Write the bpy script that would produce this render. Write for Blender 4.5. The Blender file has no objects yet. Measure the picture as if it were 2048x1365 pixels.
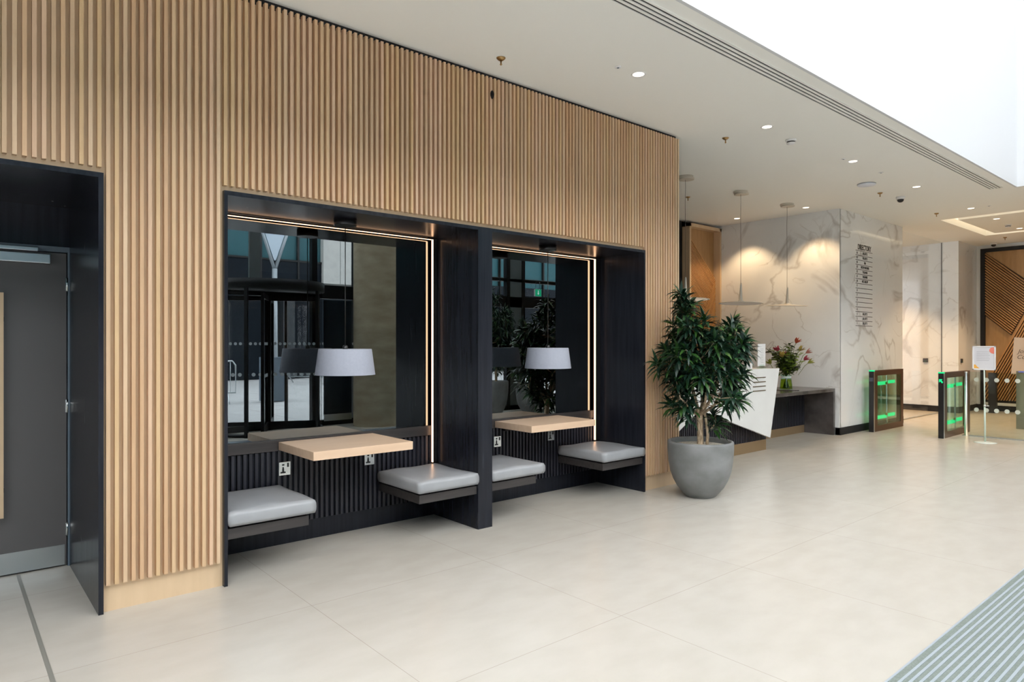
import bpy, bmesh, math, random
from mathutils import Vector, Matrix
random.seed(7)
scene = bpy.context.scene
COL = scene.collection
PI = math.pi
AZ = math.radians(49.61)

# ------------------------------------------------------------------ camera, sky, exposure
cam_data = bpy.data.cameras.new('camera')
cam_data.sensor_width = 36.0
cam_data.lens = 36.0 * 1339 / 2048
cam_data.shift_y = 5.5 / 2048
cam_data.clip_end = 200
cam = bpy.data.objects.new('camera', cam_data)
cam.location = (0, 0, 1.5)
cam.rotation_euler = (PI / 2, 0, AZ - PI / 2)
COL.objects.link(cam)
scene.camera = cam

world = bpy.data.worlds.new('overcast_sky')
scene.world = world
world.use_nodes = True
bg = world.node_tree.nodes['Background']
bg.inputs[0].default_value = (0.96, 0.97, 1.0, 1)
bg.inputs[1].default_value = 3.6

vs = scene.view_settings
vs.view_transform = 'Standard'
vs.look = 'None'
vs.exposure = 0.94
vs.gamma = 1.0
vs.use_curve_mapping = False

# ------------------------------------------------------------------ materials
def nt(m):
    return m.node_tree.nodes, m.node_tree.links

def mat(name, col, rough=0.5, metal=0.0, spec=0.5, emis=None, es=0.0, coat=0.0):
    m = bpy.data.materials.new(name)
    m.use_nodes = True
    b = m.node_tree.nodes['Principled BSDF']
    b.inputs['Base Color'].default_value = (*col, 1)
    b.inputs['Roughness'].default_value = rough
    b.inputs['Metallic'].default_value = metal
    b.inputs['Specular IOR Level'].default_value = spec
    b.inputs['Coat Weight'].default_value = coat
    if emis:
        b.inputs['Emission Color'].default_value = (*emis, 1)
        b.inputs['Emission Strength'].default_value = es
    return m

def add_noise(m, col_a, col_b, scale=(1, 1, 1), nscale=5.0, detail=6, lo=0.35, hi=0.65, bump=0.0, island=None, rvar=None):
    n, l = nt(m)
    b = n['Principled BSDF']
    tc = n.new('ShaderNodeTexCoord'); mp = n.new('ShaderNodeMapping')
    mp.inputs['Scale'].default_value = scale
    nz = n.new('ShaderNodeTexNoise'); nz.inputs['Scale'].default_value = nscale; nz.inputs['Detail'].default_value = detail
    l.new(tc.outputs['Object'], mp.inputs['Vector'])
    src = mp.outputs['Vector']
    if island is not None:
        geo = n.new('ShaderNodeNewGeometry')
        ad = n.new('ShaderNodeVectorMath'); ad.operation = 'ADD'
        sc = n.new('ShaderNodeMath'); sc.operation = 'MULTIPLY'; sc.inputs[1].default_value = 37.0
        l.new(geo.outputs['Random Per Island'], sc.inputs[0])
        l.new(src, ad.inputs[0]); l.new(sc.outputs[0], ad.inputs[1])
        src = ad.outputs[0]
    l.new(src, nz.inputs['Vector'])
    rp = n.new('ShaderNodeMapRange')
    rp.inputs['From Min'].default_value = lo; rp.inputs['From Max'].default_value = hi
    l.new(nz.outputs['Fac'], rp.inputs['Value'])
    mx = n.new('ShaderNodeMix'); mx.data_type = 'RGBA'
    mx.inputs[6].default_value = (*col_a, 1); mx.inputs[7].default_value = (*col_b, 1)
    l.new(rp.outputs['Result'], mx.inputs[0])
    out = mx.outputs[2]
    if island is not None:
        cr = n.new('ShaderNodeValToRGB')
        els = cr.color_ramp.elements
        cr.color_ramp.interpolation = 'CONSTANT'
        els[0].position = 0; els[0].color = (*island[0], 1)
        els[1].position = 1.0 / len(island); els[1].color = (*island[1], 1)
        for i, c in enumerate(island[2:], 2):
            e = els.new(i / len(island)); e.color = (*c, 1)
        l.new(geo.outputs['Random Per Island'], cr.inputs[0])
        mu = n.new('ShaderNodeMix'); mu.data_type = 'RGBA'; mu.blend_type = 'MULTIPLY'
        mu.inputs[0].default_value = 1.0
        l.new(out, mu.inputs[6]); l.new(cr.outputs[0], mu.inputs[7])
        out = mu.outputs[2]
    l.new(out, b.inputs['Base Color'])
    if rvar:
        rr = n.new('ShaderNodeMapRange')
        rr.inputs['To Min'].default_value = rvar[0]; rr.inputs['To Max'].default_value = rvar[1]
        l.new(nz.outputs['Fac'], rr.inputs['Value']); l.new(rr.outputs['Result'], b.inputs['Roughness'])
    if bump:
        bp = n.new('ShaderNodeBump'); bp.inputs['Strength'].default_value = bump; bp.inputs['Distance'].default_value = 0.01
        l.new(nz.outputs['Fac'], bp.inputs['Height']); l.new(bp.outputs['Normal'], b.inputs['Normal'])
    return m

ISL = [(1, 1, 1), (1.0, .93, .86), (.90, .88, .86), (1.0, .97, .90), (.93, .84, .76), (1.0, .95, .97), (.97, .93, .80)]
OAK = add_noise(mat('oak_slats', (.6, .42, .26), .55), (.68, .49, .318), (.62, .43, .265), (14, 14, .8), 3, 5, .3, .7, 0, ISL)
OAKB = add_noise(mat('oak_board', (.6, .42, .26), .5), (.68, .50, .32), (.62, .45, .28), (6, 6, .7), 3, 5, .3, .7, 0)
OAKT = add_noise(mat('oak_table', (.7, .5, .34), .38), (.76, .55, .385), (.70, .49, .33), (1.2, 9, 6), 3, 5, .3, .7, .05)
FEAT = add_noise(mat('feature_oak', (.5, .3, .13), .45), (.46, .27, .115), (.37, .205, .08), (5, 5, .8), 3, 5, .3, .7, .1)
FEATS = add_noise(mat('feature_oak_slats', (.5, .3, .13), .45), (.56, .31, .125), (.45, .24, .09), (5, 5, 5), 3, 5, .3, .7, 0, [(1, 1, 1), (.85, .82, .8), (1.0, .95, .9)])
BLACK = add_noise(mat('black_timber', (.012, .014, .022), .33, 0, .3), (.009, .0105, .0155), (.019, .021, .029), (9, 9, .5), 4, 6, .3, .7, 0, rvar=(.20, .30))
NAVY = add_noise(mat('black_slats', (.012, .014, .022), .4), (.018, .019, .027), (.034, .034, .045), (9, 9, .5), 4, 6, .3, .7, 0)
BROWNBLK = add_noise(mat('dark_ledge', (.035, .03, .03), .4), (.030, .027, .027), (.055, .048, .046), (.6, 9, 9), 4, 6, .3, .7, 0)
CLOSET = mat('matt_black', (.006, .006, .008), .7)
PLASTER = mat('white_plaster', (.90, .895, .845), .75)
BULK = mat('white_paint', (.66, .67, .68), .7)
STEEL = mat('brushed_steel', (.62, .66, .68), .3, 1.0)
CHROME = mat('polished_steel', (.75, .78, .78), .18, 1.0)
BRASS = mat('brass', (.42, .27, .12), .3, 1.0)
BRONZE = mat('bronze_metal', (.15, .085, .055), .35, .8)
GREYBR = mat('bronze_plinth', (.36, .25, .14), .4, .5)
DOORG = mat('grey_door_paint', (.105, .10, .10), .42)
FRAMEG = mat('blue_grey_frame', (.13, .17, .21), .4)
LEATHER = add_noise(mat('grey_vinyl', (.36, .38, .40), .34), (.32, .33, .345), (.36, .37, .385), (1, 1, 1), 6, 4, .3, .7, .12)
SHADE = add_noise(mat('grey_fabric', (.45, .48, .56), .85), (.36, .38, .45), (.39, .41, .48), (1, 1, 1), 60, 2, .3, .7, .05)
WHITEP = mat('white_plastic', (.8, .8, .8), .35)
BLACKP = mat('black_plastic', (.012, .012, .013), .3)
CREAM = mat('cream_enamel', (.62, .56, .47), .5)
DARKSTONE = add_noise(mat('dark_stone', (.05, .045, .043), .22), (.055, .048, .045), (.12, .105, .10), (1, 1, 1), 4, 9, .35, .7, .02)
DESKW = add_noise(mat('white_solid_surface', (.72, .73, .71), .35), (.80, .815, .80), (.75, .76, .745), (1, 1, 1), 3, 6, .3, .7)
CONC = add_noise(mat('concrete_column', (.4, .37, .32), .8), (.48, .40, .27), (.72, .62, .44), (1, 1, 2.5), 2.5, 9, .3, .7, .3)
POTC = add_noise(mat('grey_concrete_pot', (.3, .3, .29), .55), (.155, .158, .152), (.255, .26, .26), (1, 1, 1.4), 4, 9, .3, .7, .15)
PEBBLE = add_noise(mat('pale_gravel', (.6, .55, .44), .9), (.80, .74, .62), (.50, .44, .35), (1, 1, 1), 90, 3, .4, .6, .8)
BARK = add_noise(mat('bark', (.42, .31, .20), .85), (.62, .48, .33), (.34, .24, .15), (6, 6, 2), 12, 6, .35, .65, .6)
LEAF = add_noise(mat('leaf_green', (.03, .09, .04), .32), (.011, .036, .021), (.020, .060, .028), (1, 1, 1), 5, 3, .3, .7, 0, [(1, 1, 1), (.7, .75, .9), (1.5, 1.5, 1.0), (.9, .9, 1.0), (.6, .7, .8), (2.4, 2.2, .9)])
LEAFB = add_noise(mat('bouquet_green', (.05, .1, .03), .5), (.035, .075, .02), (.10, .16, .03), (1, 1, 1), 9, 3, .3, .7, 0, [(1, 1, 1), (.6, .6, .6), (1.8, 1.6, .9), (.35, .3, .4), (2.6, 2.3, .8)])
PAVE = None

def glass_mat(name, tint=(.85, .95, .93), refl=.10, rough=0.0):
    m = bpy.data.materials.new(name); m.use_nodes = True
    n, l = nt(m)
    n.remove(n['Principled BSDF'])
    o = n['Material Output']
    t = n.new('ShaderNodeBsdfTransparent'); t.inputs[0].default_value = (*tint, 1)
    g = n.new('ShaderNodeBsdfGlossy'); g.inputs['Roughness'].default_value = rough
    lw = n.new('ShaderNodeLayerWeight'); lw.inputs[0].default_value = .5
    pw = n.new('ShaderNodeMath'); pw.operation = 'POWER'; pw.inputs[1].default_value = 4.0
    l.new(lw.outputs['Facing'], pw.inputs[0])
    fr = n.new('ShaderNodeMath'); fr.operation = 'MULTIPLY_ADD'; fr.inputs[1].default_value = .45; fr.inputs[2].default_value = .025
    l.new(pw.outputs[0], fr.inputs[0])
    mx = n.new('ShaderNodeMixShader')
    l.new(fr.outputs[0], mx.inputs[0]); l.new(t.outputs[0], mx.inputs[1]); l.new(g.outputs[0], mx.inputs[2])
    l.new(mx.outputs[0], o.inputs[0])
    return m
GLASS = glass_mat('clear_glass', (.96, .97, .97))
GLASSG = glass_mat('green_tint_glass', (.86, .96, .91))
GLASSROOF = glass_mat('roof_glass', (.96, .97, .98))
GLASSD = glass_mat('dark_glass', (.10, .16, .18))
TEAL = mat('teal_glazing', (.02, .075, .09), .08, 0, .8)
TEALDK = mat('dark_glazing', (.005, .009, .014), .5, 0, .1)
MIRROR = mat('tinted_mirror', (.24, .262, .27), .004, 1.0)

def emit(name, col, s):
    m = bpy.data.materials.new(name); m.use_nodes = True
    n, l = nt(m); n.remove(n['Principled BSDF'])
    e = n.new('ShaderNodeEmission'); e.inputs[0].default_value = (*col, 1); e.inputs[1].default_value = s
    l.new(e.outputs[0], n['Material Output'].inputs[0])
    return m
LED = emit('warm_led', (1.0, .57, .32), 2.6)
DOWNE = emit('downlight_glow', (1.0, .85, .66), 2.5)
COVE = emit('cove_glow', (1.0, .80, .54), .80)
GREENE = emit('green_led', (.02, 1.0, .32), .55)
GREENS = emit('green_sign_light', (.03, .62, .30), .7)
WHITES = emit('white_sign_light', (.8, 1, .9), 1.0)
SCREENE = emit('blue_screen', (.2, .25, .8), .5)

def marble(name, seed, warm=0.0):
    m = mat(name, (.8, .8, .78), .055)
    n, l = nt(m); b = n['Principled BSDF']
    tc = n.new('ShaderNodeTexCoord'); mp = n.new('ShaderNodeMapping')
    mp.inputs['Location'].default_value = seed
    mp.inputs['Rotation'].default_value = (.5, .4, .3)
    l.new(tc.outputs['Object'], mp.inputs['Vector'])
    base = (.82, .835, .83)
    def vein(scale, dist, width, msk, mlo, mhi):
        a = n.new('ShaderNodeTexNoise'); a.inputs['Scale'].default_value = scale
        a.inputs['Detail'].default_value = 5; a.inputs['Distortion'].default_value = dist; a.inputs['Roughness'].default_value = .45
        l.new(mp.outputs[0], a.inputs['Vector'])
        s = n.new('ShaderNodeMath'); s.operation = 'SUBTRACT'; s.inputs[1].default_value = .5
        l.new(a.outputs['Fac'], s.inputs[0])
        ab = n.new('ShaderNodeMath'); ab.operation = 'ABSOLUTE'; l.new(s.outputs[0], ab.inputs[0])
        r = n.new('ShaderNodeMapRange'); r.inputs['From Min'].default_value = 0; r.inputs['From Max'].default_value = width
        r.inputs['To Min'].default_value = 1; r.inputs['To Max'].default_value = 0
        l.new(ab.outputs[0], r.inputs['Value'])
        k = n.new('ShaderNodeTexNoise'); k.inputs['Scale'].default_value = msk; k.inputs['Detail'].default_value = 2
        l.new(mp.outputs[0], k.inputs['Vector'])
        kr = n.new('ShaderNodeMapRange'); kr.inputs['From Min'].default_value = mlo; kr.inputs['From Max'].default_value = mhi
        l.new(k.outputs['Fac'], kr.inputs['Value'])
        mu = n.new('ShaderNodeMath'); mu.operation = 'MULTIPLY'
        l.new(r.outputs[0], mu.inputs[0]); l.new(kr.outputs[0], mu.inputs[1])
        return mu.outputs[0]
    v1 = vein(.70, .9, .026, .9, .40, .54)
    v2 = vein(1.3, .7, .011, 1.4, .44, .60)
    cl = n.new('ShaderNodeTexNoise'); cl.inputs['Scale'].default_value = .9; cl.inputs['Detail'].default_value = 6
    l.new(mp.outputs[0], cl.inputs['Vector'])
    clr = n.new('ShaderNodeMapRange'); clr.inputs['From Min'].default_value = .5; clr.inputs['From Max'].default_value = .8
    l.new(cl.outputs['Fac'], clr.inputs['Value'])
    col = None
    prev = None
    for src, c, amt in ((clr.outputs[0], (.64, .65, .65), .45), (v1, (.40, .375, .35), .62), (v2, (.44, .41, .38), .55)):
        mx = n.new('ShaderNodeMix'); mx.data_type = 'RGBA'
        ml = n.new('ShaderNodeMath'); ml.operation = 'MULTIPLY'; ml.inputs[1].default_value = amt
        l.new(src, ml.inputs[0]); l.new(ml.outputs[0], mx.inputs[0])
        if prev is None: mx.inputs[6].default_value = (*base, 1)
        else: l.new(prev, mx.inputs[6])
        mx.inputs[7].default_value = (*c, 1)
        prev = mx.outputs[2]
    l.new(prev, b.inputs['Base Color'])
    return m
MARB1 = marble('marble_reception', (3.1, 1.7, 4.2))
MARB2 = marble('marble_column', (8.3, 2.2, 0.4))
MARB3 = marble('marble_lobby', (1.3, 9.4, 2.9))

def tile_mat(name, ca, cb, grout, px, py, ox, oy, gw, rough, nscale=(1.2, 2.2, 1)):
    m = mat(name, ca, rough)
    n, l = nt(m); b = n['Principled BSDF']
    tc = n.new('ShaderNodeTexCoord'); sx = n.new('ShaderNodeSeparateXYZ')
    l.new(tc.outputs['Object'], sx.inputs[0])
    masks = []
    for ax, p, o in (('X', px, ox), ('Y', py, oy)):
        a = n.new('ShaderNodeMath'); a.operation = 'SUBTRACT'; a.inputs[1].default_value = o - p / 2
        l.new(sx.outputs[ax], a.inputs[0])
        d = n.new('ShaderNodeMath'); d.operation = 'DIVIDE'; d.inputs[1].default_value = p; l.new(a.outputs[0], d.inputs[0])
        f = n.new('ShaderNodeMath'); f.operation = 'FRACT'; l.new(d.outputs[0], f.inputs[0])
        s = n.new('ShaderNodeMath'); s.operation = 'SUBTRACT'; s.inputs[1].default_value = .5; l.new(f.outputs[0], s.inputs[0])
        ab = n.new('ShaderNodeMath'); ab.operation = 'ABSOLUTE'; l.new(s.outputs[0], ab.inputs[0])
        lt = n.new('ShaderNodeMath'); lt.operation = 'LESS_THAN'; lt.inputs[1].default_value = gw / 2 / p; l.new(ab.outputs[0], lt.inputs[0])
        masks.append(lt.outputs[0])
    mm = n.new('ShaderNodeMath'); mm.operation = 'MAXIMUM'; l.new(masks[0], mm.inputs[0]); l.new(masks[1], mm.inputs[1])
    mp = n.new('ShaderNodeMapping'); mp.inputs['Scale'].default_value = nscale
    l.new(tc.outputs['Object'], mp.inputs['Vector'])
    nz = n.new('ShaderNodeTexNoise'); nz.inputs['Scale'].default_value = 3; nz.inputs['Detail'].default_value = 9
    l.new(mp.outputs[0], nz.inputs['Vector'])
    r = n.new('ShaderNodeMapRange'); r.inputs['From Min'].default_value = .35; r.inputs['From Max'].default_value = .65
    l.new(nz.outputs['Fac'], r.inputs['Value'])
    m1 = n.new('ShaderNodeMix'); m1.data_type = 'RGBA'
    m1.inputs[6].default_value = (*ca, 1); m1.inputs[7].default_value = (*cb, 1); l.new(r.outputs[0], m1.inputs[0])
    m2 = n.new('ShaderNodeMix'); m2.data_type = 'RGBA'; m2.inputs[7].default_value = (*grout, 1)
    l.new(mm.outputs[0], m2.inputs[0]); l.new(m1.outputs[2], m2.inputs[6]); l.new(m2.outputs[2], b.inputs['Base Color'])
    return m
FLOOR = tile_mat('limestone_tiles', (.505, .474, .420), (.475, .444, .388), (.35, .315, .265), 1.24, 1.24, 1.61, 2.42, .0032, .27)
PAVE = tile_mat('plaza_paving', (.50, .50, .50), (.44, .44, .44), (.15, .15, .15), .9, .9, 0, 0, .012, .8)
MATG = add_noise(mat('mat_fibre', (.34, .38, .34), .95), (.22, .255, .225), (.16, .185, .165), (1, 1, 1), 140, 2, .3, .7, .4)
MATA = mat('mat_aluminium', (.40, .45, .49), .45, .3)
STONE = tile_mat('stone_cladding', (.42, .42, .40), (.37, .37, .355), (.12, .12, .12), 1.5, 40, 0, 0, .03, .8)
# ------------------------------------------------------------------ mesh helpers
class MB:
    def __init__(s): s.v = []; s.f = []; s.sm = []
    def add(s, vs_, fs, smooth=False):
        o = len(s.v); s.v += [tuple(p) for p in vs_]
        for f in fs: s.f.append([i + o for i in f]); s.sm.append(smooth)
        return s
    def box(s, x0, x1, y0, y1, z0, z1, M=None):
        vs_ = [(x, y, z) for x in (x0, x1) for y in (y0, y1) for z in (z0, z1)]
        if M is not None: vs_ = [M @ Vector(p) for p in vs_]
        return s.add(vs_, [(0, 1, 3, 2), (4, 6, 7, 5), (0, 4, 5, 1), (2, 3, 7, 6), (0, 2, 6, 4), (1, 5, 7, 3)])
    def bbox(s, x0, x1, y0, y1, z0, z1, r=.004, M=None):
        # box with chamfered edges
        bm = bmesh.new(); bmesh.ops.create_cube(bm, size=1)
        for v in bm.verts: v.co = Vector(((x0 + x1) / 2 + v.co.x * (x1 - x0), (y0 + y1) / 2 + v.co.y * (y1 - y0), (z0 + z1) / 2 + v.co.z * (z1 - z0)))
        bmesh.ops.bevel(bm, geom=bm.edges[:], offset=r, segments=2, profile=.6, affect='EDGES')
        bm.verts.index_update()
        vs_ = [(M @ v.co if M is not None else v.co.copy()) for v in bm.verts]
        fs = [[v.index for v in f.verts] for f in bm.faces]; bm.free()
        return s.add(vs_, fs)
    def lathe(s, prof, c=(0, 0, 0), n=32, M=None, smooth=True, cap=True):
        vs_ = []
        for r, z in prof:
            for k in range(n):
                a = 2 * PI * k / n; vs_.append(Vector((c[0] + r * math.cos(a), c[1] + r * math.sin(a), c[2] + z)))
        if M is not None: vs_ = [M @ p for p in vs_]
        fs = []
        for i in range(len(prof) - 1):
            for k in range(n):
                k2 = (k + 1) % n; fs.append((i * n + k, i * n + k2, (i + 1) * n + k2, (i + 1) * n + k))
        s.add(vs_, fs, smooth)
        o = len(s.v) - len(vs_)
        if cap:
            if prof[0][0] > 1e-6: s.f.append([o + k for k in range(n)][::-1]); s.sm.append(False)
            if prof[-1][0] > 1e-6: s.f.append([o + (len(prof) - 1) * n + k for k in range(n)]); s.sm.append(False)
        return s
    def tube(s, pts, rad, n=8, smooth=True):
        pts = [Vector(p) for p in pts]
        if not isinstance(rad, (list, tuple)): rad = [rad] * len(pts)
        vs_ = []; up = None
        for i, p in enumerate(pts):
            t = (pts[min(i + 1, len(pts) - 1)] - pts[max(i - 1, 0)]).normalized()
            if up is None:
                up = Vector((0, 0, 1)) if abs(t.z) < .9 else Vector((1, 0, 0))
            a = t.cross(up).normalized(); b = a.cross(t).normalized(); up = b
            for k in range(n):
                th = 2 * PI * k / n; vs_.append(p + rad[i] * (math.cos(th) * a + math.sin(th) * b))
        fs = []
        for i in range(len(pts) - 1):
            for k in range(n):
                k2 = (k + 1) % n; fs.append((i * n + k, i * n + k2, (i + 1) * n + k2, (i + 1) * n + k))
        o = len(s.v); s.add(vs_, fs, smooth)
        s.f.append([o + k for k in range(n)][::-1]); s.sm.append(False)
        s.f.append([o + (len(pts) - 1) * n + k for k in range(n)]); s.sm.append(False)
        return s
    def prism(s, poly, axis, a, b):
        # poly of 2-D points extruded along axis from a to b
        def P(u, w, t): return {'x': (t, u, w), 'y': (u, t, w), 'z': (u, w, t)}[axis]
        n = len(poly); vs_ = [P(u, w, a) for u, w in poly] + [P(u, w, b) for u, w in poly]
        fs = [tuple(range(n)), tuple(range(2 * n - 1, n - 1, -1))] + [(i, i + n, (i + 1) % n + n, (i + 1) % n) for i in range(n)]
        return s.add(vs_, fs)
    def build(s, name, material, parent=None, loc=None):
        me = bpy.data.meshes.new(name)
        me.from_pydata(s.v, [], s.f); me.update()
        bm = bmesh.new(); bm.from_mesh(me); bmesh.ops.recalc_face_normals(bm, faces=bm.faces); bm.to_mesh(me); bm.free()
        me.polygons.foreach_set('use_smooth', s.sm)
        me.materials.append(material)
        o = bpy.data.objects.new(name, me); COL.objects.link(o)
        if parent is not None: o.parent = parent
        if loc is not None: o.location = loc
        return o

def tag(o, label, cat, group=None, kind=None):
    o['label'] = label
    o['category'] = cat
    if group: o['group'] = group
    if kind: o['kind'] = kind
    return o
def empty(name, loc, label, cat, group=None, kind=None, rz=0):
    o = bpy.data.objects.new(name, None); o.location = loc; o.rotation_euler = (0, 0, rz); o.empty_display_size = .05
    COL.objects.link(o)
    return tag(o, label, cat, group, kind)
def struct(name, mb, m, label, cat, parent=None):
    o = mb.build(name, m, parent)
    if parent is None: tag(o, label, cat, None, 'structure')
    return o
def copy_tree(o, parent=None):
    c = o.copy(); COL.objects.link(c)
    if parent is not None: c.parent = parent
    for ch in list(o.children): copy_tree(ch, c)
    return c
def text_mesh(name, body, size, m, parent, loc, rot, sx=1.0, align='CENTER', shear=0.0, bold=0.0):
    cu = bpy.data.curves.new(name, 'FONT'); cu.body = body; cu.size = size; cu.extrude = .0008
    cu.align_x = align; cu.align_y = 'CENTER'; cu.shear = shear; cu.offset = bold
    t = bpy.data.objects.new(name + '_tmp', cu); COL.objects.link(t)
    bpy.context.view_layer.update()
    me = bpy.data.meshes.new_from_object(t.evaluated_get(bpy.context.evaluated_depsgraph_get()))
    bpy.data.objects.remove(t); me.name = name
    me.materials.clear(); me.materials.append(m)
    o = bpy.data.objects.new(name, me); COL.objects.link(o); o.parent = parent
    o.location = loc; o.rotation_euler = rot; o.scale = (sx, 1, 1)
    return o

# ================================================================== SETTING
ZC = 3.72            # low ceiling
YW = 4.324           # timber wall backing plane
YF = 4.288           # front face of frames and slats
YB = 4.93            # back of the alcoves
FY = -1.75           # entrance facade
# floor
fl = MB().box(-6, 18.6, FY, 9, -.15, 0)
struct('floor', fl, FLOOR, 'pale limestone tiled floor of the lobby', 'floor')
# ceiling
ce = MB()
for b in ((-6, 11.573, 2.61, 9), (11.573, 13.65, 2.61, 9), (11.6, 13.65, FY, 2.61), (13.65, 16.3, 4.17, 9), (13.65, 16.3, FY, 1.2), (16.3, 18.6, FY, 9)):
    ce.box(b[0], b[1], b[2], b[3], ZC, ZC + .25)
ce.box(13.6, 16.35, 1.15, 4.22, ZC + .25, ZC + .3)
struct('ceiling', ce, PLASTER, 'flat white lowered ceiling above the seating alcoves and reception', 'ceiling')
bh = MB().box(-6, 11.573, 2.583, 2.61, ZC, 12).box(11.573, 11.6, FY, 2.61, ZC, 12)
struct('wall_bulkhead', bh, BULK, 'tall bright white atrium wall rising above the low ceiling edge', 'wall')
rf = MB()
for i in range(10): rf.box(-6 + i * 1.95, -6 + i * 1.95 + .08, FY, 2.6, 12.0, 12.25)
rf.box(-6, 11.6, .4, .5, 12.0, 12.25)
r0 = struct('ceiling_atrium', rf, WHITEP, 'white rooflight beams high over the atrium', 'ceiling')
struct('pane', MB().box(-6, 11.6, FY, 2.6, 12.25, 12.27), GLASSROOF, '', '', r0)
struct('wall_end', MB().box(-6.2, -6, FY, 9, 0, 12.2), BULK, 'plain white wall closing the lobby behind the door', 'wall')
# timber slat wall
sl = MB()
px0, pitch, sw = .692, .0419, .0200
k = -130
X = px0 + k * pitch
while X < 5.965:
    # bottom of the slat: above openings or plinth
    z0 = .153
    if X + sw > -1.30 and X < .690: z0 = 2.478
    if X + sw > 1.31 and X < 5.425: z0 = 2.478
    if X > -5.9: sl.box(X, X + sw, YF, YW + .002, z0, 3.685)
    X += pitch
wl = struct('wall_left', sl, OAK, 'oak wall of closely spaced vertical timber slats around the alcoves', 'wall')
bk = MB()
for x0, x1, z0, z1 in ((-6, -1.30, 0, 3.67), (-1.30, .68, 2.447, 3.67), (.68, 1.322, 0, 3.67), (1.322, 5.422, 2.447, 3.67), (5.422, 5.985, 0, 3.67)):
    bk.box(x0, x1, YW, YW + .03, z0, z1)
bk.box(5.972, 5.99, YF, YW + .001, 0.15, 3.685)
struct('backing_board', bk, OAKB, '', '', wl)
gp = MB().box(-6, 5.985, YW + .004, YW + .03, 3.67, ZC)
struct('shadow_gap', gp, CLOSET, '', '', wl)
core = MB().box(-6, -1.34, YW + .03, 5.6, 0, ZC).box(.70, 1.30, YW + .03, 5.6, 0, ZC).box(5.44, 5.985, YW + .03, 7.3, 0, ZC).box(-6, 5.985, YW + .03, 7.3, 2.50, ZC).box(1.30, 5.44, 5.02, 7.3, 0, 2.5)
struct('wall_core', core, CLOSET, '', '', wl)
# linings
ln = MB()
ln.box(.655, .68, YF, 5.42, 0, 2.447).box(-1.30, .655, YF, 5.42, 2.42, 2.447).box(-1.325, -1.30, YF, 5.42, 0, 2.447)
ln.box(-1.325, .68, 5.42, 5.47, 0, 2.447)  # unseen board added behind the door to stop sky light leaking through
struct('trim_1', ln, BLACK, 'black timber lining around the recessed grey door', 'door lining')
ln = MB()
ln.box(1.322, 1.343, YF, 4.96, 0, 2.447).box(1.343, 5.40, YF, 4.96, 2.42, 2.447).box(5.40, 5.422, YF, 4.96, 0, 2.447)
ln.box(3.290, 3.435, YF, 4.96, 0, 2.42)
ln.box(1.343, 3.290, 4.945, 4.96, 0, 2.42).box(3.435, 5.40, 4.945, 4.96, 0, 2.42)
struct('trim_2', ln, BLACK, 'black timber frame and divider enclosing both seating alcoves', 'alcove frame')
# reception walls
struct('wall_reception', MB().box(11.2, 11.24, 4.88, 7.3, 0, ZC), MARB1, 'veined marble wall behind the reception pendants', 'wall')
struct('wall_back', MB().box(5.98, 10.16, 7.22, 7.3, 0, ZC).box(10.16, 11.22, 7.26, 7.34, 0, ZC).box(11.24, 18.6, 8.6, 8.7, 0, ZC), CLOSET, 'dark wall strip behind the reception desk', 'wall')
struct('wall_column', MB().box(11.225, 13.89, 4.88, 5.5, 0, ZC), MARB2, 'polished marble pier carrying the directory lettering', 'wall')
struct('baseboard_column', MB().box(11.215, 13.9, 4.865, 4.88, 0, .12).box(11.2, 11.225, 4.865, 4.95, 0, .12), CLOSET, 'black skirting along the foot of the marble pier', 'skirting')
# lift lobby
struct('wall_lobby', MB().box(16.75, 16.85, 5.10, 8.6, 0, ZC).box(16.70, 17.95, 4.76, 5.07, 0, ZC), MARB3, 'warmly lit veined marble wall of the lift lobby', 'wall')
struct('baseboard_lobby', MB().box(16.735, 16.75, 5.10, 8.6, 0, .13).box(16.685, 16.70, 4.745, 5.07, 0, .13).box(16.70, 17.95, 4.745, 4.76, 0, .13).box(17.935, 17.95, FY, 4.745, 0, .13), CLOSET, 'black skirting around the lift lobby walls', 'skirting')
struct('wall_far', MB().box(17.95, 18.1, FY, 4.76, 0, ZC), PLASTER, 'pale end wall behind the diagonal timber panel', 'wall')
struct('trim_3', MB().box(16.72, 16.75, 5.07, 5.10, 0, ZC), CLOSET, 'thin dark vertical shadow gap between two lobby marble faces', 'shadow gap')
gs = MB().box(13.9, 16.70, 5.045, 5.057, .02, ZC)
w9 = struct('window_9', gs, GLASS, 'frameless clear glass screen from the marble pier across the lift lobby', 'glass screen')
struct('channel', MB().box(13.9, 16.70, 5.04, 5.06, 0, .02), STEEL, '', '', w9)
struct('wall_right', MB().box(11.6, 18.6, FY - .2, FY, 0, ZC), BULK, 'plain white side wall opposite the lift lobby', 'wall')

tag(MB().lathe([(.0, -.036), (.006, -.032), (.014, -.012), (.016, .006), (.012, .024), (.005, .034), (0, .036)], (0, 0, 0), 14).build('dark_fleck', CLOSET, None, (3.428, YF - .008, 3.54)),
    'small black oval fleck high on the slat wall above the dividing post', 'mark')
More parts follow.
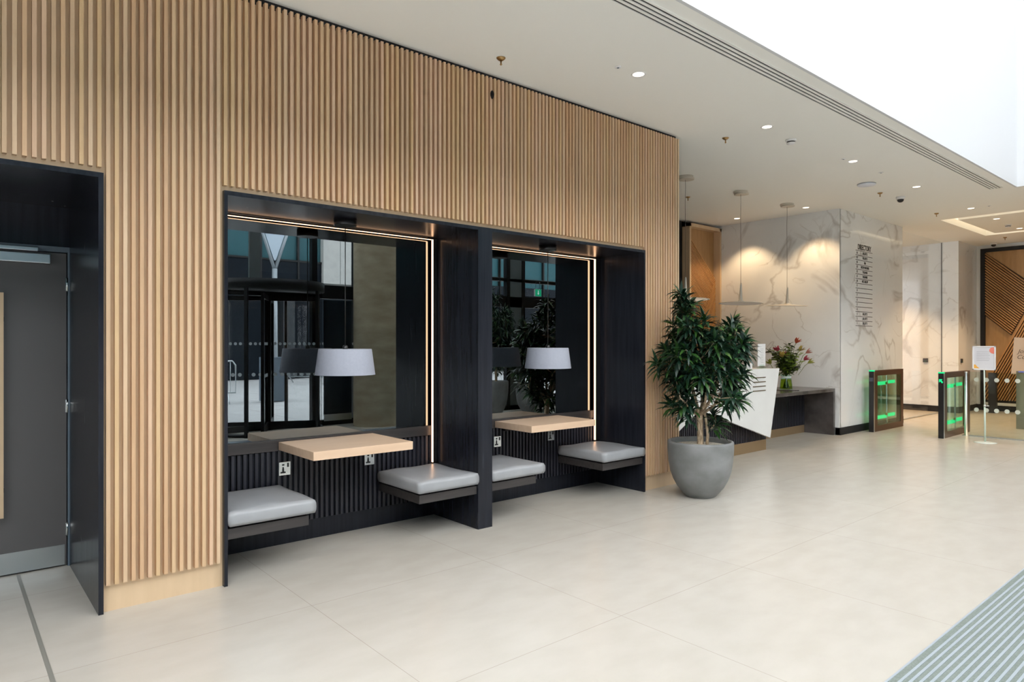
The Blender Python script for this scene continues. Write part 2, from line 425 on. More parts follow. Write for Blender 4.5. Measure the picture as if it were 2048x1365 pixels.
# ================================================================== RECESSED DOOR
dr = empty('door_1', (0, 5.40, 0), 'grey double door with steel kick plates in the black recess', 'door', kind='structure')
def dpart(name, mb, m): 
    o = mb.build(name, m, dr); o.location = (0, -5.40, 0); return o
f = MB().box(.645, .68 - .025, 5.385, 5.42, 0, 2.15).box(-1.30, .645, 5.385, 5.42, 2.115, 2.15)
dpart('door_frame', f, FRAMEG)
l1 = dpart('door_leaf', MB().box(.205, .638, 5.395, 5.42, .008, 2.108), DOORG)
dpart('door_leaf', MB().box(-1.25, .198, 5.395, 5.42, .008, 2.108), DOORG)
k1 = dpart('kick_plate', MB().box(.225, .628, 5.391, 5.395, .012, .147), STEEL)
dpart('kick_plate', MB().box(-1.2, .18, 5.391, 5.395, .012, .147), STEEL)
for z in (.25, 1.08, 1.90): dpart('hinge', MB().lathe([(.007, -.045), (.007, .045)], (.642, 5.388, z), 10).box(.632, .652, 5.388, 5.396, z - .042, z + .042), CHROME)
h = dpart('pull_handle', MB().box(.262, .296, 5.33, 5.348, .39, 1.826), OAKB)
dpart('handle_bracket', MB().box(.27, .30, 5.348, 5.396, .55, .58).box(.27, .30, 5.348, 5.396, 1.64, 1.67), BLACKP)
dpart('closer_body', MB().bbox(.06, .545, 5.345, 5.393, 2.030, 2.092, .004), STEEL)
dpart('closer_rail', MB().bbox(-.1, .478, 5.352, 5.384, 2.108, 2.132, .003), STEEL)
tag(MB().box(.364, .368, 2.0, 5.38, 0.0, .0015).box(.380, .384, 2.0, 5.38, 0.0, .0015).box(.368, .380, 2.0, 5.38, 0.0, .0008).build('floor_track', mat('track_metal', (.22, .215, .19), .5)),
    'thin metal floor strip running from the grey door toward the viewer', 'floor strip')

# ================================================================== ALCOVES
def cushion_mesh(w, d, h, seed, back=True):
    rnd = random.Random(seed); nx, ny, nz = 14, 14, 4
    vs_ = {}; mb = MB()
    def pt(i, j, k):
        u, v, t = i / nx, j / ny, k / nz
        x, y, z = u * w, v * d, t * h
        e = min(u, 1 - u, v, 1 - v)
        if k == nz: z += .008 * math.sin(PI * u) ** .5 * math.sin(PI * v) ** .5 + .0035 * math.sin(9 * u + seed) * math.sin(7 * v + seed * 2)
        # round the rims
        r = .006
        if k in (0, nz):
            if i == 0: x += r * .7
            if i == nx: x -= r * .7
            if j == 0: y += r * .7
            if j == ny: y -= r * .7
            if i in (0, nx) or j in (0, ny): z += (-1 if k == nz else 1) * r * .3
        else:
            b = .004 * math.sin(PI * t)
            wv = .0018 * math.sin(23 * (u + v) + seed)
            if i == 0: x -= b + wv
            if i == nx: x += b + wv
            if j == 0: y -= b + wv
            if j == ny: y += b
        return (x, y, z)
    idx = {}
    V = []
    for i in range(nx + 1):
        for j in range(ny + 1):
            for k in range(nz + 1):
                if i in (0, nx) or j in (0, ny) or k in (0, nz):
                    idx[(i, j, k)] = len(V); V.append(pt(i, j, k))
    F = []
    for i in range(nx):
        for j in range(ny):
            for k in (0, nz): F.append((idx[i, j, k], idx[i + 1, j, k], idx[i + 1, j + 1, k], idx[i, j + 1, k]))
    for i in range(nx):
        for k in range(nz):
            for j in (0, ny): F.append((idx[i, j, k], idx[i + 1, j, k], idx[i + 1, j, k + 1], idx[i, j, k + 1]))
    for j in range(ny):
        for k in range(nz):
            for i in (0, nx): F.append((idx[i, j, k], idx[i, j + 1, k], idx[i, j + 1, k + 1], idx[i, j, k + 1]))
    return mb.add(V, F, True)

def bench(x0, x1, bx0, bx1, yfr, label, seed):
    t = empty('bench', (x0, yfr, .285), label, 'bench', 'cantilevered seats inside the alcoves')
    MB().bbox(bx0 - x0, bx1 - x0, .03, 4.915 - yfr, 0, .066, .002).build('seat_board', BROWNBLK, t)
    MB().box(bx0 - x0 + .02, bx1 - x0 - .005, .06, 4.912 - yfr, .066, .081).build('spacer', CLOSET, t)
    c = cushion_mesh(x1 - x0, 4.90 - yfr, .090, seed).build('cushion', LEATHER, t, (0, 0, .081))
    return t
bench(1.347, 1.905, 1.345, 1.868, 4.265, 'grey cushioned seat beside the left edge of the first alcove', 1.3)
bench(2.725, 3.284, 2.745, 3.288, 4.275, 'grey cushioned seat against the dividing post, right side of first alcove', 2.1)
bench(3.439, 4.010, 3.437, 3.935, 4.275, 'grey cushioned seat just right of the dividing post, second alcove', 3.7)
bench(4.790, 5.394, 4.80, 5.398, 4.275, 'grey cushioned seat on the right side of the second alcove', 4.9)

def table(x0, x1, yf, label):
    t = empty('wall_table', (x0, yf, .71), label, 'table', 'oak tables fixed in the alcoves')
    MB().bbox(0, x1 - x0, 0, 4.908 - yf, 0, .060, .003).build('tabletop', OAKT, t)
    MB().box(.08, x1 - x0 - .08, 4.85 - yf, 4.90 - yf, -.035, 0).build('bracket', CLOSET, t)
table(1.900, 2.680, 4.292, 'pale oak wall table over the first pair of seats, near the left lamp')
table(3.965, 4.792, 4.392, 'pale oak wall table in the second alcove, below the right lamp')

for x0, x1, wl_, in ((1.347, 3.286, 'left'), (3.439, 5.396, 'right')):
    t = empty('slatted_dado', (x0, 4.93, 0), 'black ribbed timber dado under the %s mirror' % ('first' if wl_ == 'left' else 'second'), 'panel', 'ribbed dados below the mirrors')
    w = x1 - x0
    m = MB(); x = .008
    while x < w - .02: m.box(x, x + .021, -.012, .010, .150, .700); x += .0419
    m.build('slats', NAVY, t)
    MB().box(0, w, -.004, .012, 0, .150).box(0, w, .008, .013, .15, .70).build('base_board', BLACK, t)
    MB().bbox(0, w - .03, -.022, .012, .704, .785, .0015).build('ledge', BROWNBLK, t)
    mr = empty('wall_mirror', (x0, 4.93, .787), 'large tinted mirror in the %s alcove, above the ribbed dado' % ('first' if wl_ == 'left' else 'second'), 'mirror', 'tinted mirrors')
    MB().box(.008, w - .012, 0, .006, 0, 1.628).build('glass', MIRROR, mr)
    MB().box(0, w - .010, .006, .013, -.0, 1.630).build('backing', CLOSET, mr)
    ls = empty('led_strip', (x0, 4.91, 2.4), 'warm glowing light strip edging the mirror in the %s alcove' % ('first' if wl_ == 'left' else 'second'), 'light strip', 'mirror light strips')
    INS = .036 if wl_ == 'left' else .072
    MB().box(.002, w - INS, -.036, -.028, .001, .005).build('top_strip', LED, ls)
    MB().box(w - INS - .005, w - INS, -.034, -.014, -1.93, -.001).build('side_strip', LED, ls)
    MB().box(.0, w - .001, -.040, -.024, .005, .016).build('channel', BLACKP, ls)
    MB().box(w - INS, w - .0005, -.036, -.012, -1.93, .006).build('channel', BLACKP, ls)

def socket(x, z, label):
    t = empty('power_socket', (x, 4.917, z), label, 'socket', 'steel power sockets')
    MB().bbox(0, .088, -.006, 0, 0, .100, .002).build('plate', CHROME, t)
    m = MB().box(.026, .036, -.008, -.0055, .045, .062).box(.014, .022, -.008, -.0055, .018, .028).box(.040, .048, -.008, -.0055, .018, .028)
    m.box(.012, .050, -.0075, -.0055, .016, .026).box(.024, .038, -.0075, -.0055, .026, .05)
    m.build('pin_holes', BLACKP, t)
    MB().box(.024, .040, -.0075, -.0055, .072, .084).build('usb_port', BLACKP, t)
    MB().bbox(.062, .074, -.010, -.005, .060, .090, .001).build('switch', BLACKP, t)
socket(1.905, .517, 'steel socket below the left end of the first alcove table')
socket(2.609, .512, 'steel socket half hidden under the right end of the first alcove table')
socket(3.955, .525, 'steel socket right of the post, below the second table left end')
socket(4.655, .520, 'steel socket tucked under the middle of the second alcove table')

def shade_lamp(x, y, label):
    t = empty('pendant_lamp', (x, y, 2.42), label, 'lamp', 'fabric shade pendant lamps')
    MB().lathe([(.084, 0), (.084, -.040), (.081, -.044)], n=36).build('canopy', BLACKP, t)
    MB().tube([(0, 0, -.05), (0, 0, -.97)], .0035, 8).build('cord', BLACKP, t)
    m = MB(); prof = [(.218, -1.150), (.2185, -1.146), (.194, -.962), (.190, -.958), (.186, -.962), (.2125, -1.146), (.2125, -1.150), (.218, -1.150)]
    m.lathe(prof, n=64, cap=False); m.build('lamp_shade', SHADE, t)
    MB().lathe([(.02, -1.02), (.02, -.94), (.012, -.93)], n=16).tube([(-.19, 0, -.97), (.19, 0, -.97)], .003, 6).tube([(0, -.19, -.97), (0, .19, -.97)], .003, 6).build('lamp_holder', BLACKP, t)
    MB().lathe([(.002, -1.12), (.02, -1.11), (.03, -1.08), (.02, -1.04), (.014, -1.02)], n=16).build('bulb', WHITEP, t)
shade_lamp(2.28, 4.592, 'grey drum shade pendant hanging over the left alcove table')
shade_lamp(4.335, 4.575, 'grey drum shade pendant hanging over the right alcove table')

# ================================================================== PLANTS
RV = Vector((math.sin(AZ), -math.cos(AZ), 0)); FV = Vector((math.cos(AZ), math.sin(AZ), 0))
POLY = [(1362, 606), (1390, 606), (1404, 650), (1430, 672), (1450, 660), (1474, 645), (1490, 690), (1484, 745), (1478, 795), (1450, 822), (1420, 800), (1395, 800), (1370, 832), (1342, 812), (1328, 760), (1318, 706), (1342, 680), (1352, 640)]
POLY = [((x - 1401) * .00493, 1.5 - (y - 688) * .00493) for x, y in POLY]
def inpoly(u, z):
    c = False; n = len(POLY)
    for i in range(n):
        (x1, y1), (x2, y2) = POLY[i], POLY[(i + 1) % n]
        if (y1 > z) != (y2 > z) and u < (x2 - x1) * (z - y1) / (y2 - y1) + x1: c = not c
    return c
def leaf(mb, base, d, L, W, droop, rnd):
    d = d.normalized(); side = d.cross(Vector((0, 0, 1)))
    if side.length < .05: side = Vector((1, 0, 0))
    side = side.normalized(); nrm = side.cross(d).normalized()
    tw = rnd.uniform(-.6, .6); side = (side * math.cos(tw) + nrm * math.sin(tw)).normalized()
    prof = [(0, .28), (.25, .85), (.5, 1.0), (.78, .62), (1, 0.03)]
    p = base.copy(); dd = d.copy(); V = []; last = 0
    for i, (t, w) in enumerate(prof):
        if i:
            p = p + dd * (t - last) * L; dd = (dd + Vector((0, 0, -droop * (t - last)))).normalized(); last = t
        fold = nrm * (-.18 * w * W)
        V += [p - side * w * W / 2, p + fold, p + side * w * W / 2]
    F = []
    for i in range(4):
        a = i * 3; F += [(a, a + 1, a + 4, a + 3), (a + 1, a + 2, a + 5, a + 4)]
    mb.add(V, F, True)
def make_plant(label, group):
    rnd = random.Random(21)
    t = empty('potted_plant', (5.70, 3.83, 0), label, 'plant', group)
    prof = [(.0, 0), (.135, 0), (.146, .006), (.183, .045), (.226, .098), (.262, .165), (.292, .25), (.309, .35), (.317, .46), (.318, .525), (.315, .540), (.300, .546), (.288, .540), (.283, .52), (.27, .46), (0, .45)]
    MB().lathe(prof, n=72).build('pot', POTC, t)
    g = MB().lathe([(.0, .512), (.10, .510), (.2, .504), (.278, .496), (.278, .48)], n=40)
    g.build('gravel', PEBBLE, t)
    tr = MB()
    tr.tube([(0, 0, .46), (.004, .002, .55), (-.004, .0, .66), (.0, .004, .74), (-.01, 0, .80)], [.036, .030, .028, .031, .030], 12)
    o2 = RV * .055 + FV * -.03
    tr.tube([o2 + Vector((0, 0, .46)), o2 + RV * .01 + Vector((0, 0, .60)), o2 + RV * .0 + Vector((0, 0, .70)), o2 + RV * -.02 + Vector((0, 0, .82))], [.017, .014, .013, .011], 10)
    tr.tube([o2 + RV * .005 + Vector((0, 0, .62)), o2 + RV * .05 + Vector((0, 0, .67)), o2 + RV * .10 + Vector((0, 0, .74))], [.010, .009, .008], 8)
    pts = []
    tries = 0
    while len(pts) < 112 and tries < 20000:
        tries += 1
        u = rnd.uniform(-.45, .48); z = rnd.uniform(.7, 1.95)
        if not inpoly(u, z): continue
        if abs(u) < .13 and z < 1.06: continue
        w = .42 * math.sqrt(max(.02, 1 - (u / .55) ** 2)) * (1 - max(0, (z - 1.45)) / .75) * rnd.uniform(-1, 1)
        if z < 1.0: w *= .75
        if (Vector((5.70, 3.83)) + Vector((RV.x, RV.y)) * u + Vector((FV.x, FV.y)) * w).y > 4.20: continue
        if min([((q[0] - u) ** 2 + (q[1] - z) ** 2 + (q[2] - w) ** 2) for q in pts] + [9]) < .0058: continue
        pts.append((u, z, w))
    pts += [(-.20, 2.0, .02), (-.44, 1.30, -.02), (.47, 1.42, 0), (.44, 1.20, 0), (.14, .80, .02), (.15, .72, -.05), (-.16, 1.93, 0), (-.175, 1.84, .02), (.33, 1.72, 0), (.42, 1.45, -.1)]
    # main limbs, then twigs to the nearest limb point
    nodes = []
    for (au, aw, az_, r) in ((-.30, .1, 1.15, .016), (-.14, -.12, 1.30, .017), (-.17, .02, 1.75, .012), (.10, .15, 1.25, .016), (.30, -.05, 1.45, .014), (.33, .15, 1.10, .014), (.05, -.22, 1.15, .014), (-.25, -.2, .98, .012)):
        P0 = Vector((-.01, 0, .79)); P3 = RV * au + FV * aw + Vector((0, 0, az_))
        P1 = P0 + (P3 - P0) * .35 + Vector((0, 0, -.015)) + RV * au * .12; P2 = P0 + (P3 - P0) * .7 + Vector((rnd.uniform(-.02, .02), rnd.uniform(-.02, .02), -.02))
        tr.tube([P0, P1, P2, P3], [r * 1.25, r, r * .8, r * .6], 8)
        nodes += [P1, P2, P3, (P2 + P3) / 2]
    tw = tr; fo = MB()
    for (u, z, w) in pts:
        c = RV * u + FV * w + Vector((0, 0, z))
        nb = min(nodes, key=lambda q: (q - c).length + max(0, q.z - c.z) * 1.2)
        mid = (nb + c) / 2 + Vector((rnd.uniform(-.02, .02), rnd.uniform(-.02, .02), -.03))
        tw.tube([nb, mid, c], [.0065, .005, .004], 5)
        out = (RV * u + FV * w * 1.1); out.z = 0
        axis = (out * 1.3 + Vector((0, 0, .55)) + Vector((rnd.uniform(-.2, .2), rnd.uniform(-.2, .2), 0))).normalized()
        n = rnd.randint(17, 22); ph = rnd.uniform(0, 6)
        a = axis.cross(Vector((0, 0, 1))); a = a.normalized() if a.length > .05 else Vector((1, 0, 0)); b = axis.cross(a).normalized()
        for i in range(n):
            th = ph + i * 2.4; sp = .25 + 1.35 * (i / n) ** .8
            d = axis * math.cos(sp) + (a * math.cos(th) + b * math.sin(th)) * math.sin(sp)
            base = c - axis * (.085 * i / n)
            L = rnd.uniform(.135, .20) * (1 if i > 3 else .8)
            tip = Vector((5.70, 3.83, 0)) + base + d * L
            if tip.y > 4.27 or base.z + d.z * L < .56: continue
            leaf(fo, base, d, L, rnd.uniform(.030, .040), rnd.uniform(.8, 2.2), rnd)
    tr.build('branches', BARK, t)
    fo.build('foliage', LEAF, t)
    return t
pl = make_plant('bushy green plant in a rounded grey concrete pot at the end of the slat wall', 'potted plants')
c2 = copy_tree(pl); c2.location = (9.72, -.95, 0); c2.rotation_euler = (0, 0, 2.0)
c2['label'] = 'potted plant near the glass front, seen only in the right mirror, lower of two'
c3 = copy_tree(pl); c3.location = (9.0, -1.25, 0); c3.rotation_euler = (0, 0, 0.6); c3.scale = (.85, .85, 1.3)
c3['label'] = 'taller potted plant near the glass front, seen only in the right mirror'

# ================================================================== FEATURE PANELS WITH DIAGONAL SLATS
def clip_line(poly, p, d):
    ts = []
    n = len(poly)
    for i in range(n):
        a = Vector(poly[i]); b = Vector(poly[(i + 1) % n]); e = b - a
        den = d.x * e.y - d.y * e.x
        if abs(den) < 1e-9: continue
        q = a - p
        t = (q.x * e.y - q.y * e.x) / den; s_ = (q.x * d.y - q.y * d.x) / den
        if -1e-6 <= s_ <= 1 + 1e-6: ts.append(t)
    if len(ts) < 2: return None
    return min(ts), max(ts)
def diag_slats(mb, poly, direction, w, pitch, place, dep):
    d = Vector(direction).normalized(); nrm = Vector((-d.y, d.x))
    offs = [Vector(p).dot(nrm) for p in poly]; o = min(offs) + w
    while o < max(offs):
        r = clip_line(poly, nrm * o, d)
        if r and r[1] - r[0] > .03:
            A = nrm * o + d * r[0]; B = nrm * o + d * r[1]
            q = [A - nrm * w / 2, B - nrm * w / 2, B + nrm * w / 2, A + nrm * w / 2]
            V = [place(p.x, p.y, 0) for p in q] + [place(p.x, p.y, dep) for p in q]
            mb.add(V, [(0, 1, 2, 3), (4, 5, 6, 7), (0, 1, 5, 4), (1, 2, 6, 5), (2, 3, 7, 6), (3, 0, 4, 7)])
        o += pitch
SLATBK = mat('slat_backing_brown', (.060, .028, .012), .7)
# reception panel (plane y ~ 7.2, local u = x, v = z)
fp = empty('feature_panel', (10.18, 7.22, 0), 'framed oak panel with diagonal slats behind the reception desk', 'panel', 'diagonal slat panels')
def rel(mb, name, m, par, off): 
    o = mb.build(name, m, par); o.location = (-off[0], -off[1], -off[2]); return o
OF = (10.18, 7.22, 0)
rel(MB().box(10.20, 11.195, 7.20, 7.22, .12, 3.66), 'back_board', FEAT, fp, OF)
rel(MB().box(10.18, 10.225, 7.06, 7.22, .12, 3.67).box(11.15, 11.195, 7.06, 7.22, .12, 3.67).box(10.18, 11.195, 7.06, 7.22, 3.61, 3.67), 'frame', OAKB, fp, OF)
ds = MB()
pA = [(10.225, 1.08), (10.225, 3.52), (11.126, 2.718)]
diag_slats(ds, pA, (1, -.89), .0185, .034, lambda u, v, t: (u, 7.20 - t, v), .045)
diag_slats(ds, [(10.28, 1.18), (11.15, 2.76), (11.15, .12), (10.28, .12)], (.55, 1.0), .0185, .034, lambda u, v, t: (u, 7.20 - t, v), .045)
rel(ds, 'slats', FEATS, fp, OF)
rel(MB().prism([(10.225, 1.08), (10.225, 3.56), (11.126, 2.76), (11.15, 2.80), (11.15, .12), (10.225, .12)], 'y', 7.195, 7.20), 'slat_backing', SLATBK, fp, OF)
# lobby panel (plane x 17.95, u = y, v = z)
fp2 = empty('feature_panel', (17.95, 4.66, 0), 'large black framed panel of dark diagonal slats on the lift lobby end wall', 'panel', 'diagonal slat panels')
OF2 = (17.95, 4.66, 0)
rel(MB().box(17.93, 17.95, -1.2, 4.58, .24, 3.56), 'back_board', FEAT, fp2, OF2)
rel(MB().box(17.86, 17.95, 4.58, 4.665, .13, 3.64).box(17.86, 17.95, -1.2, 4.58, 3.56, 3.64).box(17.86, 17.95, -1.2, 4.58, .19, .24), 'frame', CLOSET, fp2, OF2)
ds = MB()
diag_slats(ds, [(4.58, 3.53), (4.58, 2.14), (4.11, 1.70), (3.634, 2.68)], (-.69, -.64), .023, .045, lambda u, v, t: (17.93 - t, u, v), .055)
diag_slats(ds, [(4.58, .58), (4.07, 1.66), (3.6, 2.66), (3.17, 3.56), (1.6, 3.56), (1.6, .24), (4.58, .24)], (-.43, .90), .023, .045, lambda u, v, t: (17.93 - t, u, v), .055)
rel(ds, 'slats', FEATS, fp2, OF2)
rel(MB().prism([(4.58, 3.55), (4.58, 2.12), (4.10, 1.68), (3.62, 2.70)], 'x', 17.925, 17.93).prism([(4.58, .56), (3.15, 3.56), (-1.2, 3.56), (-1.2, .24), (4.58, .24)], 'x', 17.924, 17.93), 'slat_backing', SLATBK, fp2, OF2)
tag(MB().box(17.80, 17.95, 2.0, 4.57, .13, .19).build('wall_shelf', WHITEP), 'low white ledge under the lobby diagonal panel', 'ledge')

# ================================================================== RECEPTION DESK
dk = empty('reception_desk', (7.7, 5.2, 0), 'white angular reception desk front with dark ribbed base', 'desk')
OD = (7.7, 5.2, 0)
slab = MB().prism([(6.05, 1.165), (8.995, 1.152), (8.745, .198), (7.062, .690), (6.62, .455), (6.30, .30), (6.05, .30)], 'y', 4.75, 4.79)
rel(slab, 'front_slab', DESKW, dk, OD)
rel(MB().box(6.1, 8.97, 4.79, 5.25, 1.11, 1.152), 'worktop', DESKW, dk, OD)
rel(MB().box(6.1, 8.90, 4.90, 5.20, .15, 1.11), 'body', BLACK, dk, OD)
m = MB(); x = 6.12
while x < 8.86: m.box(x, x + .022, 4.885, 4.90, .15, 1.10); x += .042
rel(m, 'ribs', NAVY, dk, OD)
rel(MB().box(6.1, 8.893, 4.895, 5.20, 0, .15), 'plinth', GREYBR, dk, OD)
for i, z in enumerate((1.040, .981, .921, .861)):
    rel(MB().bbox(8.285, 8.61, 4.742, 4.751, z - .006, z + .006, .002), 'inlay_bar', mat('dark_brass_%d' % i, (.16, .12, .07), .5, .3), dk, OD)
# side counter
sc = empty('side_counter', (11.2, 5.3, 0), 'low dark stone counter between the desk and the marble pier', 'counter')
OS = (11.2, 5.3, 0)
rel(MB().bbox(8.93, 11.196, 4.95, 5.72, .712, .765, .002), 'countertop', DARKSTONE, sc, OS)
rel(MB().bbox(11.135, 11.196, 4.95, 5.72, 0, .712, .002), 'side_leg', DARKSTONE, sc, OS)
m = MB().box(8.93, 11.13, 5.44, 5.50, .13, .71); x = 8.95
while x < 11.12: m.box(x, x + .022, 5.425, 5.44, .13, .71); x += .042
rel(m, 'ribbed_panel', NAVY, sc, OS)
rel(MB().box(8.93, 11.13, 5.435, 5.50, 0, .13), 'plinth', GREYBR, sc, OS)
# cards on the desk
t = empty('card_stand', (8.83, 4.93, 1.153), 'tall white notice card standing at the right end of the desk', 'notice')
MB().box(-.105, .105, -.003, .003, .032, .345).build('card', WHITEP, t)
MB().bbox(-.06, .06, -.04, .04, 0, .012, .002).box(-.06, .06, -.006, .006, .01, .05).build('acrylic_foot', GLASSG, t)
mm = MB(); 
for i in range(9): mm.box(-.05 + .01 * (i % 3), .05 - .01 * (i % 2), -.0036, -.003, .27 - i * .024, .274 - i * .024)
mm.build('printed_lines', mat('grey_ink', (.35, .36, .38), .6), t)
t = empty('desk_sign', (8.48, 4.93, 1.153), 'small white block beside the tall card on the desk', 'notice')
MB().bbox(-.085, .085, -.012, .012, 0, .075, .003).build('block', WHITEP, t)
# tray, vase, flowers
tag(MB().lathe([(.0, 0), (.185, 0), (.195, .006), (.19, .008), (0, .006)], n=48).build('serving_tray', DARKSTONE, None, (10.19, 5.27, .765)), 'round dark tray under the flower vase', 'tray')
vz = empty('glass_vase', (10.19, 5.27, .773), 'flared clear glass vase with green water on the dark counter', 'vase')
MB().lathe([(.0, 0), (.096, 0), (.099, .01), (.092, .09), (.080, .17), (.072, .20), (.085, .235), (.082, .235), (.068, .20), (.076, .17), (.087, .09), (.093, .012), (0, .01)], n=40, cap=False).build('glass', GLASSG, vz)
WATER = mat('yellow_green_water', (.30, .36, .03), .15); 
MB().lathe([(.0, .012), (.090, .014), (.084, .09), (.074, .165), (0, .165)], n=32).build('water', glass_mat('green_water', (.80, .84, .22)), vz)
MB().lathe([(.070, .185), (.074, .19), (.075, .205), (.072, .212)], n=32, cap=False).build('ribbon', WHITEP, vz)
rnd = random.Random(5)
gm = MB(); lm = MB()
for i in range(46):
    a = rnd.uniform(0, 2 * PI); r = rnd.uniform(.02, .29) ** 1.0; zt = rnd.uniform(.42, .78) - r * .5
    top = Vector((r * math.cos(a), r * math.sin(a), zt)); b0 = Vector((-.05 * math.cos(a), -.05 * math.sin(a), .02))
    md = Vector((.01 * math.cos(a), .01 * math.sin(a), .22))
    gm.tube([b0, md, (md + top) / 2 + Vector((0, 0, .03)), top], [.005, .0045, .004, .003], 6)
    for k in range(rnd.randint(14, 18)):
        q = rnd.uniform(.25, 1.0); p = md.lerp(top, q)
        th = rnd.uniform(0, 2 * PI)
        leaf(lm, p, Vector((math.cos(th), math.sin(th), rnd.uniform(-.1, .9))), rnd.uniform(.06, .12), rnd.uniform(.028, .048), rnd.uniform(.2, 1.2), rnd)
bq = empty('bouquet_greenery', (10.19, 5.27, .773), 'leafy green stems of the bouquet in the glass vase', 'foliage')
gm.build('stems', LEAFB, bq); lm.build('leaves', LEAFB, bq)
FC = {'pink': mat('petal_pink', (.42, .06, .09), .5), 'orange': mat('petal_orange', (.45, .09, .04), .5), 'yellow': mat('petal_lime', (.34, .36, .07), .5), 'blush': mat('petal_blush', (.50, .20, .16), .5), 'yolk': mat('petal_gold', (.42, .30, .07), .5)}
flw = [(-.20, .66, 'pink', 'deep pink lily high on the left of the bouquet'), (.10, .79, 'orange', 'orange red lily at the top of the bouquet'), (.30, .62, 'blush', 'blush lily at the upper right of the bouquet'), (.26, .50, 'pink', 'pink lily low on the right side of the bouquet'), (-.30, .44, 'yellow', 'lime coloured bloom at the far left of the bouquet'), (-.02, .56, 'blush', 'blush bloom in the middle of the bouquet'), (.33, .45, 'yellow', 'lime bloom at the far right of the bouquet'), (.18, .66, 'yolk', 'golden bloom right of the top orange lily'), (-.14, .56, 'yolk', 'golden bloom below the left pink lily')]
for (u, z, c, lab) in flw:
    w = rnd.uniform(-.16, -.04)
    base = RV * u * .92 + FV * w + Vector((0, 0, z * .93))
    o = empty('lily_flower', (10.19 + base.x, 5.27 + base.y, .773 + base.z), lab, 'flower', 'flowers in the vase')
    pm = MB()
    ax = (RV * u * 1.5 + FV * -.35 + Vector((0, 0, .5))).normalized()
    a = ax.cross(Vector((0, 0, 1))).normalized(); b = ax.cross(a)
    for i in range(6):
        th = i * PI / 3; d = ax * .95 + (a * math.cos(th) + b * math.sin(th)) * .42
        leaf(pm, Vector((0, 0, 0)), d, .105, .05, .5, rnd)
    pm.build('petals', FC[c], o)
    MB().tube([(0, 0, 0), tuple(-ax * .06), tuple(-base * .45 + Vector((0, 0, -.0)))], [.004, .004, .003], 5).build('stem', LEAFB, o)

# disc pendants over the desk
def disc_pendant(x, y, tilt, zt, label, glow):
    t = empty('disc_pendant', (x, y, ZC), label, 'lamp', 'cream disc pendants over reception')
    MB().lathe([(.102, 0), (.102, -.022), (.098, -.026)], n=40).lathe([(.104, -.028), (.104, -.045), (.09, -.047)], (.012, -.006, 0), 40).build('canopy', CREAM, t)
    pts = [(0, 0, -.045), (.004, 0, -.15), (0, .003, -.35), (.002, 0, -.8), (0, 0, zt - ZC + .29)]
    MB().tube(pts, .0028, 6).build('cord', mat('cord_grey', (.12, .10, .09), .6), t)
    M = Matrix.Translation((0, 0, zt - ZC)) @ Matrix.Rotation(tilt[0], 4, 'X') @ Matrix.Rotation(tilt[1], 4, 'Y')
    MB().lathe([(.31, 0), (.312, .004), (.30, .008), (.16, .018), (.05, .030), (.026, .05), (.020, .14), (.012, .28), (.006, .30)], n=56, M=M).build('lamp_shade', CREAM, t)
    MB().lathe([(.285, -.001), (.285, -.003)], n=48, M=M).build('diffuser', emit('disc_glow', (1, .82, .62), glow), t)  # faint glow put into the disc underside to lighten it
disc_pendant(7.50, 5.27, (.0, .02), 2.085, 'cream disc pendant nearest the slat wall, partly behind the plant', .25)
disc_pendant(8.86, 5.27, (.0, .03), 2.085, 'middle cream disc pendant over the reception desk', .12)
disc_pendant(10.21, 5.265, (.05, -.03), 2.10, 'cream disc pendant furthest right, above the flower vase', .12)

# ================================================================== DIRECTORY
INK = mat('black_lettering', (.015, .015, .015), .4)
di = empty('directory_sign', (12.16, 4.879, 1.8), 'black directory lettering and rules on the marble pier', 'sign')
def dtext(body, size, x, z, sx, name, bold=.0012): return text_mesh(name, body, size, INK, di, (x - 12.16, -.001, z - 1.8), (PI / 2, 0, 0), sx, bold=bold)
dtext('DIRECTORY', .125, 12.17, 3.155, .80, 'title', .0035)
ru = MB(); NR = 16; zt, zb = 3.095, 1.808; st = (zt - zb) / NR
for i in range(NR + 1): 
    z = zt - i * st; ru.box(11.815 - 12.16, 12.50 - 12.16, -.002, 0, z - .004 - 1.8, z + .004 - 1.8)
ru.build('rules', INK, di)
names = ['DELOITTE', 'DELOITTE', 'GIA', 'EVELYN PARTNERS', 'TUGHANS', 'TUGHANS', 'NCS GROUP', '', '', '', '', '', '', 'DELOITTE', 'DELOITTE', 'DELOITTE']
for i, nm in enumerate(names):
    z = zt - (i + .5) * st
    dtext(str(16 - i), .056, 11.87, z, .75, 'floor_number')
    if nm: dtext(nm, .060, 12.19, z, .72 if len(nm) < 12 else .66, 'tenant_name')

